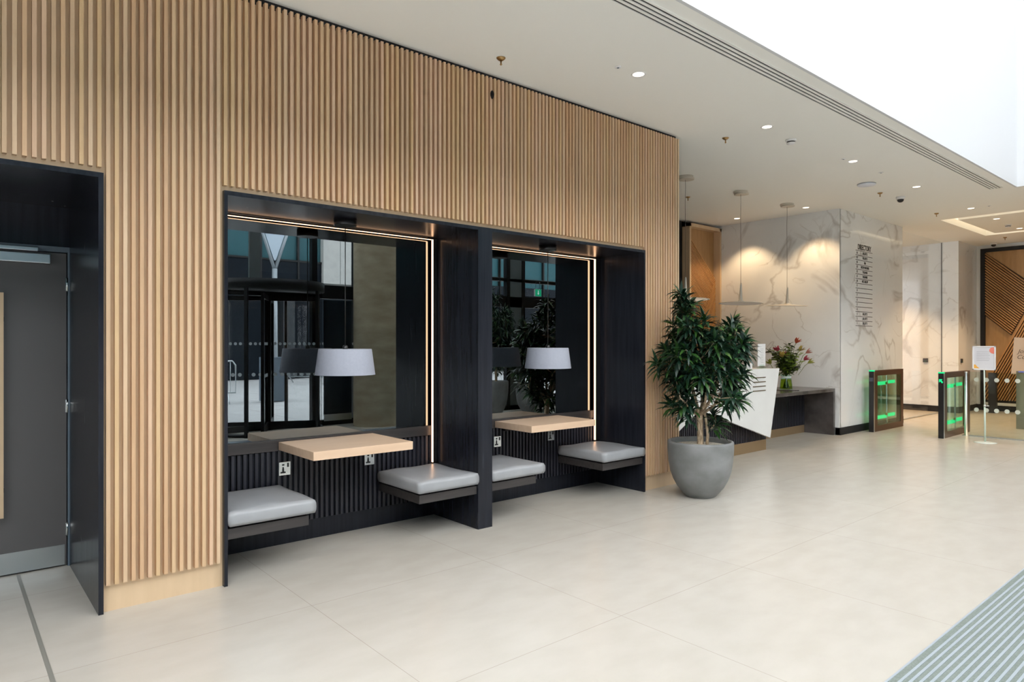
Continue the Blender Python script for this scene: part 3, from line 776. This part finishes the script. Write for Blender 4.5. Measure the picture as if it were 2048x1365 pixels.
# ================================================================== GATES
def gate(x, y, label, arrow):
    t = empty('speed_gate', (x, y, 0), label, 'gate', 'glass speed gates')
    w = .075
    L = 1.30
    m = MB().box(.035, L, 0, w, 0, .10).box(.035, L, 0, w, .955, 1.045).box(.035, .155, 0, w, .10, .955).box(1.19, L, 0, w, .10, .955)
    m.build('cabinet', BRONZE, t)
    MB().box(0, .035, -.002, w + .002, 0, 1.045).build('edge_trim', STEEL, t)
    MB().box(-.012, 0, 0, w, 0, 1.03).build('front_face', BLACKP, t)
    MB().box(-.013, .04, -.002, w + .002, 1.03, 1.05).build('status_light', GREENE, t)
    MB().box(.155, 1.19, .006, .010, .10, .955).build('glass_panel', GLASSG, t)
    MB().box(.155, 1.19, w - .010, w - .006, .10, .955).build('glass_panel', GLASSG, t)
    MB().box(.60, .625, .012, .032, .10, .955).build('wing_post', CHROME, t)
    for b in ((.16, .60, .785, .845), (.63, 1.0, .800, .855), (.16, .60, .20, .26), (.63, 1.0, .215, .275)):
        MB().box(b[0], b[1], .030, .034, b[2], b[3]).build('light_band', GREENE, t)
    for z in (.79, .25): MB().box(.56, .60, .012, .030, z, z + .04).build('hinge', BRASS, t)
    if arrow:
        a = MB()
        yy, zz = .0375, .90
        pts = [(-.022, .030), (.020, .030), (.006, .016), (.026, -.006), (.014, -.022), (-.006, .002), (-.022, -.012)]
        a.prism([(yy - p[0] * 1.2, zz + p[1] * 1.3) for p in pts], 'x', -.0135, -.012)
        a.build('arrow_sign', GREENE, t)
    else:
        MB().box(-.016, -.012, .012, .06, .86, .92).build('card_reader', mat('reader_glass', (.05, .06, .08), .15), t)
    return t
gate(12.015, 4.665, 'glass speed gate with green lights standing against the marble pier', False)
gate(12.05, 3.635, 'glass speed gate with a green arrow behind the steel post', True)
tag(MB().lathe([(.055, 0), (.055, .006), (.024, .008), (.024, 1.03), (.020, 1.045)], n=24).build('barrier_post', STEEL, None, (12.76, 3.53, 0)), 'round steel post in front of the arrow gate', 'post')
gb = empty('glass_barrier', (12.70, 3.0, 0), 'clear glass barrier with two rows of round frosted dots', 'barrier')
MB().box(-.006, .006, -.9, .47, .02, 1.045).build('glass', glass_mat('barrier_glass', (.90, .94, .91)), gb)
MB().box(-.012, .012, -.9, .47, 0, .02).build('floor_channel', STEEL, gb)
FROST = mat('frosted_dots', (.62, .64, .55), .8)
for z in (.922, .437):
    y = .369
    while y > -.85:
        M = Matrix.Translation((-.0065, y, z)) @ Matrix.Rotation(PI / 2, 4, 'Y')
        MB().lathe([(0, 0), (.034, 0), (.034, .001), (0, .001)], n=20, M=M, smooth=False).build('frosted_dot', FROST, gb); y -= .136
g3 = empty('gate_pedestal', (14.43, 2.9, 0), 'grey green steel gate pedestal at the right edge of the picture', 'gate pedestal')
MB().bbox(0, .12, -.5, .335, 0, 1.02, .005).build('cabinet', mat('grey_green_steel', (.25, .245, .19), .35, .5), g3)
MB().box(-.002, .0, -.45, .28, .22, .98).build('glass_panel', TEAL.copy() if False else mat('pedestal_glass', (.24, .245, .18), .12), g3)
MB().box(-.004, 0, .2, .3, 1.0, 1.012).build('status_light', SCREENE, g3)

# sign on stand
ss = empty('sign_stand', (12.03, 3.08, 0), 'slim white floor stand holding a framed notice', 'sign')
MB().lathe([(.0, 0), (.148, 0), (.15, .004), (.10, .012), (.02, .018), (0, .018)], n=48).build('base', mat('stand_enamel', (.62, .68, .64), .3), ss)
MB().tube([(0, 0, .015), (0, .006, .55)], .0125, 14).build('pole', mat('stand_pole', (.55, .66, .58), .3), ss)
MB().tube([(0, .006, .54), (0, .012, 1.12)], .0095, 14).build('upper_pole', mat('stand_pole_light', (.60, .70, .63), .3), ss)
MB().tube([(0, .006, .545), (0, .006, .575)], .018, 14).tube([(0, .0, .56), (0, -.05, .56)], .006, 8).build('collar_knob', STEEL, ss)
f = MB().bbox(-.010, .010, -.135, -.115, 1.10, 1.465, .004).bbox(-.010, .010, .145, .165, 1.10, 1.465, .004).bbox(-.010, .010, -.135, .165, 1.445, 1.465, .004).bbox(-.010, .010, -.135, .165, 1.10, 1.12, .004)
f.build('frame', WHITEP, ss)
MB().box(-.002, .006, -.12, .15, 1.11, 1.455).build('notice_sheet', mat('paper', (.70, .70, .73), .6), ss)
n_ = MB()
for i, z in enumerate((1.375, 1.345, 1.32, 1.295, 1.27, 1.245)): n_.box(-.0035, -.002, -.06 + .01 * (i % 2), .11, z, z + .005)
n_.build('printed_lines', mat('grey_print', (.42, .42, .46), .6), ss)
n_ = MB(); pts = [(-.115, 1.45)] + [(-.115 + .062 * math.sin(a), 1.40 + .052 * math.cos(a)) for a in [PI * i / 14 for i in range(15)]]
n_.prism(pts[1:], 'x', -.0034, -.002); n_.build('coral_circle', mat('coral', (.85, .25, .18), .6), ss)
n_ = MB(); n_.prism([(.145, 1.125), (.145, 1.18), (.125, 1.185), (.10, 1.15), (.07, 1.125)], 'x', -.0034, -.002); n_.build('yellow_corner', mat('amber', (.85, .45, .08), .6), ss)

tag(MB().bbox(0, .10, -.075, .075, 0, .87, .004).build('black_pedestal', BLACKP, None, (17.3, 4.30, 0)), 'narrow black pedestal in the lobby, seen through the glass barrier behind the sign pole', 'pedestal')
# leaning poster on easel in the lobby
ez = empty('poster_easel', (16.0, 3.2, 0), 'pale tilted poster board on a stand at the far right edge', 'poster', rz=0)
M = Matrix.Rotation(.09, 4, 'X')
brd = MB().box(0, .012, -.62, .44, .88, 1.60)
M2 = Matrix.Translation((0, .0, 0)) @ Matrix.Rotation(.09, 4, 'Y')
po = brd.build('board', mat('poster_board', (.56, .47, .40), .7), ez)
po.rotation_euler = (.07, 0, 0); po.location = (0, .09, 0)
INK2 = mat('poster_ink', (.12, .10, .09), .7)
text_mesh('headline', 'Join our', .11, INK2, ez, (-.004, .36, 1.35), (PI / 2, 0, -PI / 2), 1, 'LEFT', .35)
text_mesh('headline', 'Community', .11, INK2, ez, (-.004, .38, 1.24), (PI / 2, 0, -PI / 2), 1, 'LEFT', .35)
MB().tube([(.03, -.10, 0), (.02, -.10, 1.55)], .012, 8).tube([(.35, -.10, 0), (.03, -.10, 1.4)], .01, 8).build('stand_legs', BLACKP, ez)

for (x, y, lab) in ((16.742, 5.41, 'black access reader on the marble wall behind the glass screen'),):
    t = empty('access_reader', (x, y, 1.13), lab, 'card reader', 'black access readers')
    MB().bbox(-.014, .006, -.05, .05, -.045, .045, .003).build('body', BLACKP, t)
    MB().box(-.016, -.014, -.02, .02, -.025, -.015).build('indicator', mat('reader_green', (.02, .25, .08), .3), t)
t = empty('access_reader', (16.88, 4.752, 1.13), 'black access reader on the side face of the lobby marble return', 'card reader', 'black access readers')
MB().bbox(-.05, .05, -.014, .006, -.045, .045, .003).build('body', BLACKP, t)
MB().box(-.02, .02, -.016, -.014, -.025, -.015).build('indicator', mat('reader_green2', (.02, .25, .08), .3), t)

# ================================================================== ENTRANCE MAT
mt = empty('entrance_mat', (2, 0, 0), 'ribbed grey entrance mat with aluminium bars at the bottom right corner', 'mat')
MB().box(-6, 6.6, -.70, 1.185, 0.0005, .003).build('mat_bed', MATG, mt)
m = MB(); y = 1.18; m.box(-6, 6.6, 1.178, 1.188, 0, .005)
bars = 0
y = 1.150
while y > -.68: m.box(-6, 6.6, y - .012, y, .001, .006); y -= .031
o = m.build('aluminium_bars', MATA, mt); o['kind'] = 'stuff'

# ================================================================== CEILING FITTINGS
def downlight(x, y, label, power=18, spot=1.15, size=.05):
    warm = x > 13 and y > 5.5
    power *= .38
    t = empty('downlight', (x, y, ZC), label, 'downlight', 'recessed ceiling downlights')
    MB().lathe([(.048, -.001), (.058, -.004), (.062, -.002), (.062, .0)], n=32, cap=False).build('trim_ring', WHITEP, t)
    MB().lathe([(0, -.001), (.047, -.001), (.047, -.0005), (0, -.0005)], n=32).build('lens', DOWNE, t)
    ld = bpy.data.lights.new('downlight_lamp', 'SPOT'); ld.energy = power; ld.color = (1.0, .60, .27) if warm else (1.0, .70, .40)
    ld.spot_size = spot; ld.spot_blend = .5; ld.shadow_soft_size = .03
    lo = bpy.data.objects.new('spot_light', ld); COL.objects.link(lo); lo.parent = t; lo.location = (0, 0, -.02)
for (x, y, lab, p) in ((4.367, 3.525, 'largest downlight, at the top centre above the alcoves', 22), (6.425, 3.526, 'second downlight, beside the round smoke detector', 24), (8.437, 3.515, 'third downlight along the ceiling row', 26), (10.491, 3.504, 'fourth downlight, above the dome camera', 30),
                       (12.835, 3.482, 'downlight just left of the glowing ceiling frame', 80), (14.259, 3.481, 'downlight inside the glowing ceiling frame, nearer', 190), (15.768, 3.48, 'downlight inside the glowing ceiling frame, further right', 190),
                       (2.3, 3.525, 'downlight over the left alcove, outside the picture', 18), (10.72, 6.45, 'small downlight close to the diagonal oak panel', 101), (10.72, 5.209, 'small downlight right of the third pendant canopy', 101), (8.6, 6.45, 'unseen downlight added behind the desk to warm the reception wall', 99),  # the one behind the desk is added to warm the reception wall
                       (15.4, 6.2, 'downlight added behind the glass screen to warm the lift lobby', 470), (15.8, 7.6, 'deeper downlight added behind the lobby glass screen for warm light', 340), (14.2, 1.9, 'unseen downlight added in the ceiling frame to warm the lobby', 190), (16.9, 3.0, 'unseen downlight added near the lobby end wall for warm light', 190)):  # these four lamps are added to light the lobby warmly
    downlight(x, y, lab, p, 1.5 if p < 100 else 1.75)

def sprinkler(x, y, label):
    t = empty('sprinkler', (x, y, ZC), label, 'sprinkler', 'ceiling sprinklers')
    MB().lathe([(.036, 0), (.034, -.006), (.020, -.018), (.014, -.020), (0, -.020)], n=24).build('escutcheon', BRASS, t)
    MB().lathe([(.006, -.02), (.006, -.045), (.010, -.050), (.004, -.058)], n=12).build('nozzle', BRASS, t)
for (x, y, lab) in ((3.302, 4.013, 'brass sprinkler nearest, above the left alcove'), (6.428, 4.004, 'brass sprinkler left of the smoke detector'), (8.576, 5.979, 'brass sprinkler beside the first pendant cord'), (10.499, 3.991, 'brass sprinkler left of the dome camera'), (12.88, 3.995, 'brass sprinkler above the marble pier right edge'), (16.87, 3.97, 'brass sprinkler beyond the glowing ceiling frame')):
    sprinkler(x, y, lab)
for (x, y, lab) in ((7.034, 3.582, 'white round smoke detector over the reception approach'), (15.141, 3.517, 'white round smoke detector inside the glowing frame')):
    t = empty('smoke_detector', (x, y, ZC), lab, 'smoke detector', 'smoke detectors')
    MB().lathe([(.056, 0), (.056, -.012), (.050, -.020)], n=32).build('base', WHITEP, t)
    MB().lathe([(.042, -.020), (.042, -.032)], n=32).build('slots', BLACKP, t)
    MB().lathe([(.048, -.032), (.044, -.044), (.02, -.052), (0, -.053)], n=32).build('cap', WHITEP, t)
for (x, y, lab) in ((4.124, 3.536, 'tiny white ceiling sensor beside the nearest downlight'), (8.236, 3.541, 'tiny white ceiling sensor beside the third downlight'), (9.254, 3.506, 'tiny ceiling sensor above the round speaker'), (12.823, 3.231, 'tiny ceiling sensor near the glowing frame corner')):
    t = empty('ceiling_sensor', (x, y, ZC), lab, 'sensor', 'small ceiling sensors')
    MB().lathe([(.028, 0), (.026, -.005), (.012, -.007)], n=24).build('ring', WHITEP, t)
    MB().lathe([(.011, -.006), (.009, -.010), (0, -.011)], n=16).build('eye', FRAMEG, t)
t = empty('ceiling_speaker', (9.766, 3.888, ZC), 'flat white round speaker disc on the ceiling', 'speaker')
MB().lathe([(.115, 0), (.118, -.014), (.112, -.022), (0, -.026)], n=48).build('housing', mat('speaker_white', (.72, .76, .84), .4), t)
MB().lathe([(.1185, -.002), (.1185, -.006)], n=48, cap=False).build('gap_ring', BLACKP, t)
for (x, y, lab) in ((11.02, 3.899, 'white dome camera with black lens over the marble pier'), (17.6, 4.35, 'small dome camera above the lobby diagonal panel')):
    t = empty('dome_camera', (x, y, ZC), lab, 'camera', 'dome security cameras')
    MB().lathe([(.060, 0), (.060, -.030), (.052, -.040)], n=32).build('housing', WHITEP, t)
    MB().lathe([(.046, -.040), (.044, -.058), (.034, -.074), (.016, -.084), (0, -.086)], n=32).build('lens_dome', BLACKP, t)
# slot diffuser
sd = empty('slot_diffuser', (3, 2.8, ZC), 'long white four slot air grille along the ceiling edge', 'air grille')
x0, x1 = -6 - 3, 11.42 - 3
MB().box(x0, x1, -.075, .075, -.002, 0).build('dark_slots', BLACKP, sd)
m = MB()
for a, b in ((-.080, -.066), (-.048, -.028), (-.010, .010), (.028, .048), (.066, .080)): m.box(x0, x1 + .02, a, b, -.008, 0)
m.box(x1, x1 + .02, -.08, .08, -.008, 0)
m.build('blades', PLASTER, sd)
# coffer light
cf = empty('coffer_light', (15.0, 2.7, ZC), 'glowing rectangular ceiling light frame over the gates', 'ceiling light')
MB().box(13.65 - 15, 16.3 - 15, 1.2 - 2.7, 4.17 - 2.7, .12, .13).build('diffuser', COVE, cf)
MB().box(13.86 - 15, 16.09 - 15, 1.41 - 2.7, 3.955 - 2.7, 0, .04).build('centre_panel', PLASTER, cf)

# ================================================================== ENTRANCE FACADE (seen in the mirrors)
BMET = mat('black_aluminium', (.006, .007, .008), .4, 0, .25)
def facade(name, x0, x1, posts, trans, label, z1=12, gl=GLASS):
    m = MB()
    for p, w in posts: m.box(p - w / 2, p + w / 2, FY - .09, FY + .03, 0, z1)
    for z, w in trans: m.box(x0, x1, FY - .08, FY + .02, z - w / 2, z + w / 2)
    o = struct(name, m, BMET, label, 'glazed front')
    gz0 = trans[0][0] if False else 0
    return o
w1 = facade('window_1', 3.42, 11.6, [(5.15, .10), (5.96, .05), (7.0, .08), (8.6, .10), (9.75, .10), (10.2, .10), (11.55, .10)], [(.05, .10), (2.45, .24), (5.5, .1), (8, .1), (10.2, .1), (11.9, .2)], 'black framed glass entrance wall seen in the mirrors')
struct('pane', MB().box(5.15, 11.6, FY - .03, FY - .02, .1, 12).box(3.4, 5.15, FY - .03, FY - .02, 2.57, 12), GLASS, '', '', w1)
struct('transom', MB().box(8.6, 11.6, FY - .08, FY + .02, 2.91, 2.98), BMET, '', '', w1)
struct('grey_cladding', MB().box(3.98, 4.16, FY - .02, FY + .04, 2.57, 12).box(9.80, 10.15, FY - .02, FY + .02, 0, 12), mat('grey_cladding', (.10, .12, .12), .5), '', '', w1)
w2 = facade('window_2', -6, 3.42, [(-5.95, .1), (-4, .08), (-2, .08), (0, .08), (1.8, .08), (3.4, .10)], [(.05, .10), (2.45, .24), (5.5, .1), (8, .1), (10.2, .1), (11.9, .2)], 'black framed glass wall left of the revolving door')
struct('pane', MB().box(-6, 3.4, FY - .03, FY - .02, .1, 12), GLASS, '', '', w2)
d2 = empty('door_2', (5.63, FY, 0), 'dark glazed side door beside the concrete column, seen in the left mirror', 'door', kind='structure')
MB().box(-.30, .25, .0, .03, .18, 2.30).build('dark_leaf', mat('dark_leaf', (.008, .018, .028), .15), d2)
MB().box(-.30, .25, .0, .035, .08, .20).build('kick_plate', STEEL, d2)
DOTW = mat('white_dots', (.75, .8, .85), .7)
def dots(mb, x0, x1, y, z, r=.028, step=.085, M0=None):
    x = x0
    while x < x1:
        M = Matrix.Translation((x, y, z)) @ Matrix.Rotation(PI / 2, 4, 'X')
        if M0 is not None: M = M0 @ M
        mb.lathe([(0, 0), (r, 0), (r, .001), (0, .001)], n=12, M=M, smooth=False); x += step
m = MB(); dots(m, 5.25, 9.7, FY + .0, 1.5); dots(m, 5.25, 9.7, FY, .97, .034, .11)
struct('manifestation_dots', m, DOTW, '', '', w1)
m = MB(); dots(m, -.5, 3.3, FY, 1.5); dots(m, -.5, 3.3, FY, .97, .034, .11)
struct('manifestation_dots', m, DOTW, '', '', w2)
# revolving door
rd = empty('revolving_door', (4.27, FY + .1, 0), 'black framed revolving glass door reflected in the left mirror', 'revolving door')
R_ = .90
MB().lathe([(.02, 2.40), (R_ + .04, 2.40), (R_ + .04, 2.55), (.02, 2.55)], n=64).build('canopy', BMET, rd)
m = MB(); fr_ = MB()
for s0 in (0, PI):
    A0, A1 = s0 - .85, s0 + .85; n = 16; V = []; F = []
    for i in range(n + 1):
        a = A0 + (A1 - A0) * i / n
        V += [(R_ * math.cos(a), R_ * math.sin(a), .05), (R_ * math.cos(a), R_ * math.sin(a), 2.40)]
    for i in range(n): F.append((2 * i, 2 * i + 2, 2 * i + 3, 2 * i + 1))
    m.add(V, F, True)
    for a in (A0, A1): fr_.tube([(R_ * math.cos(a), R_ * math.sin(a), 0), (R_ * math.cos(a), R_ * math.sin(a), 2.40)], .035, 4, False)
    arc = [(R_ * math.cos(A0 + (A1 - A0) * i / n), R_ * math.sin(A0 + (A1 - A0) * i / n), .03) for i in range(n + 1)]
    fr_.tube(arc, .03, 6)
m.build('curved_glass', GLASS, rd); fr_.build('drum_frame', BMET, rd)
for k in range(4):
    M = Matrix.Rotation(.45 + k * PI / 2, 4, 'Z')
    w = MB().box(.02, .86, -.02, .02, .03, .16, M=M).box(.02, .86, -.02, .02, 2.24, 2.32, M=M).box(.80, .86, -.025, .025, .03, 2.32, M=M).box(.0, .05, -.025, .025, .03, 2.32, M=M)
    o = w.build('door_wing', BMET, rd)
    MB().box(.05, .80, -.004, .004, .16, 2.24, M=M).build('wing_glass', GLASS, o)
    dm = MB(); dots(dm, .12, .78, -.006, 1.5, .026, .08, M); dots(dm, .12, .78, -.006, .97, .032, .11, M)
    dm.build('frosted_dots', DOTW, o)
tag(MB().lathe([(.42, 0), (.42, 12)], n=48).build('concrete_column', CONC, None, (6.13, -1.22, 0)), 'rough round concrete column reflected in the left mirror', 'column')
# exit sign
ex = empty('exit_sign', (10.56, FY + .12, 2.60), 'green illuminated emergency exit sign reflected in the right mirror', 'sign')
MB().bbox(-.10, .10, -.02, .02, 0, .17, .004).build('housing', WHITEP, ex)
MB().box(-.095, .095, .02, .022, .005, .165).build('green_face', GREENS, ex)
MB().prism([(-.010, .14), (.010, .14), (.010, .08), (.03, .08), (0, .035), (-.03, .08), (-.010, .08)], 'y', .022, .024).build('arrow', WHITES, ex)
MB().tube([(-.06, 0, .17), (-.06, -.0, .34)], .004, 6).tube([(.06, 0, .17), (.06, -.0, .34)], .004, 6).build('hangers', BLACKP, ex)

# ================================================================== OUTSIDE
struct('ground', MB().box(-45, 60, -45, FY, -.17, -.02), PAVE, 'pale paved plaza outside the glass front', 'paving')
bl = empty('office_building', (10, -18, 0), 'office block across the plaza with teal glazing and stone cladding', 'building')
OB = (10, -18, 0)
rel(MB().box(-30, 45, -24, -18.6, 0, 4.15), 'dark_ground_floor', TEALDK, bl, OB)
rel(MB().box(-30, 12.7, -24, -18.0, 4.15, 5.0).box(15.6, 45, -24, -18.0, 4.15, 4.6), 'spandrel', TEALDK, bl, OB)
rel(MB().box(-30, 12.7, -24, -18.1, 5.0, 12.5).box(15.6, 45, -24, -18.1, 4.6, 12.5), 'teal_glazing', mat('teal_curtain_glass', (.02, .085, .10), .5, 0, .2), bl, OB)
rel(MB().box(12.7, 15.6, -24, -17.8, 4.15, 12.5), 'stone_cladding', STONE, bl, OB)
m = MB(); x = -30
while x < 45:
    if not 12.7 < x < 15.6: m.box(x, x + .08, -18.1, -17.95, 4.15, 12.5)
    x += 1.6
for z in (5.0, 7.6, 8.4, 11.2): m.box(-30, 12.7, -18.1, -17.96, z, z + .08).box(15.6, 45, -18.1, -17.96, z, z + .08)
rel(m, 'mullions', BMET, bl, OB)
m = MB(); x = -30
while x < 45: m.box(x, x + .5, -18.7, -18.0, 0, 4.15); x += 4.1
rel(m, 'ground_piers', mat('pier_grey', (.02, .025, .03), .6), bl, OB)
# metal plaza column forking into a V, carries no lamp
vp = empty('plaza_mast', (9.1, -14, 0), 'slender grey plaza mast forking into a V, reflected in the left mirror', 'lamp post')
gm_ = mat('mast_grey', (.30, .34, .37), .4, .3)
MB().tube([(0, 0, 0), (0, 0, 4.2)], [.11, .09], 14).build('mast', gm_, vp)
MB().tube([(0, 0, 4.15), (-.75, 0, 6.4)], [.06, .05], 10).tube([(0, 0, 4.15), (.75, 0, 6.4)], [.06, .05], 10).build('arms', gm_, vp)
MB().prism([(-.03, 4.5), (.03, 4.5), (.68, 6.38), (-.68, 6.38)], 'y', -.02, .02).build('sail_panel', mat('sail', (.42, .50, .58), .5), vp)
tag(MB().bbox(-.28, .28, -.2, .2, 0, 1.15, .01).build('planter_box', mat('totem_grey', (.12, .16, .20), .5), None, (6.6, -7.6, 0)), 'plain grey service box standing on the plaza', 'box')
def barrier(x, y, rz, label):
    t = empty('crowd_barrier', (x, y, 0), label, 'barrier', 'steel crowd barriers')
    t.rotation_euler = (0, 0, rz)
    MB().tube([(-1, 0, .25), (-1, 0, .95), (-.92, 0, 1.06), (.92, 0, 1.06), (1, 0, .95), (1, 0, .25), (-1, 0, .25)], .02, 8).build('frame', STEEL, t)
    m = MB()
    for i in range(14): m.tube([(-.87 + i * .134, 0, .25), (-.87 + i * .134, 0, 1.06)], .008, 6)
    m.build('bars', STEEL, t)
    for sx in (-.8, .8): MB().tube([(sx, -.35, 0), (sx, -.05, .24), (sx, .05, .24), (sx, .35, 0)], .018, 6).build('foot', STEEL, t)
barrier(4.72, -7.9, .15, 'crowd barrier at the left edge of the left mirror reflection')
barrier(10.6, -14.6, .9, 'crowd barrier further out, behind the lamp shade reflection')

# ================================================================== sub-parts hang from the part they belong to
def base_name(o): return o.name.split('.')[0]
def nest(thing, host, kids, which=0):
    for root in [o for o in bpy.data.objects if o.parent is None and base_name(o) == thing]:
        hosts = sorted([c for c in root.children if base_name(c) == host], key=lambda c: c.name)
        if not hosts: continue
        for c in [c for c in root.children if base_name(c) in kids]:
            c.parent = hosts[which]; c.location = c.location - hosts[which].location
leaf_r, leaf_l = sorted([c for c in dr.children if base_name(c) == 'door_leaf'], key=lambda c: c.name)
plates = sorted([c for c in dr.children if base_name(c) == 'kick_plate'], key=lambda c: c.name)
for c in [c for c in dr.children if base_name(c) in ('hinge', 'pull_handle', 'handle_bracket', 'closer_body')] + [plates[0]]:
    c.parent = leaf_r; c.location = (0, 0, 0)
plates[1].parent = leaf_l; plates[1].location = (0, 0, 0)
nest('power_socket', 'plate', ('pin_holes', 'usb_port', 'switch'))
nest('speed_gate', 'cabinet', ('glass_panel', 'wing_post', 'hinge', 'light_band'))
nest('speed_gate', 'front_face', ('arrow_sign', 'card_reader'))
nest('sign_stand', 'frame', ('notice_sheet',))
nest('pendant_lamp', 'lamp_shade', ('bulb', 'lamp_holder'))
nest('disc_pendant', 'lamp_shade', ('diffuser',))
nest('card_stand', 'card', ('printed_lines',))
nest('dome_camera', 'housing', ('lens_dome',))
nest('downlight', 'trim_ring', ('lens',))
nest('smoke_detector', 'base', ('slots', 'cap'))
nest('reception_desk', 'front_slab', ('inlay_bar',))
nest('glass_barrier', 'glass', ('frosted_dot',))
nest('glass_vase', 'glass', ('ribbon',))
nest('poster_easel', 'stand_legs', ())
nest('exit_sign', 'green_face', ('arrow',))
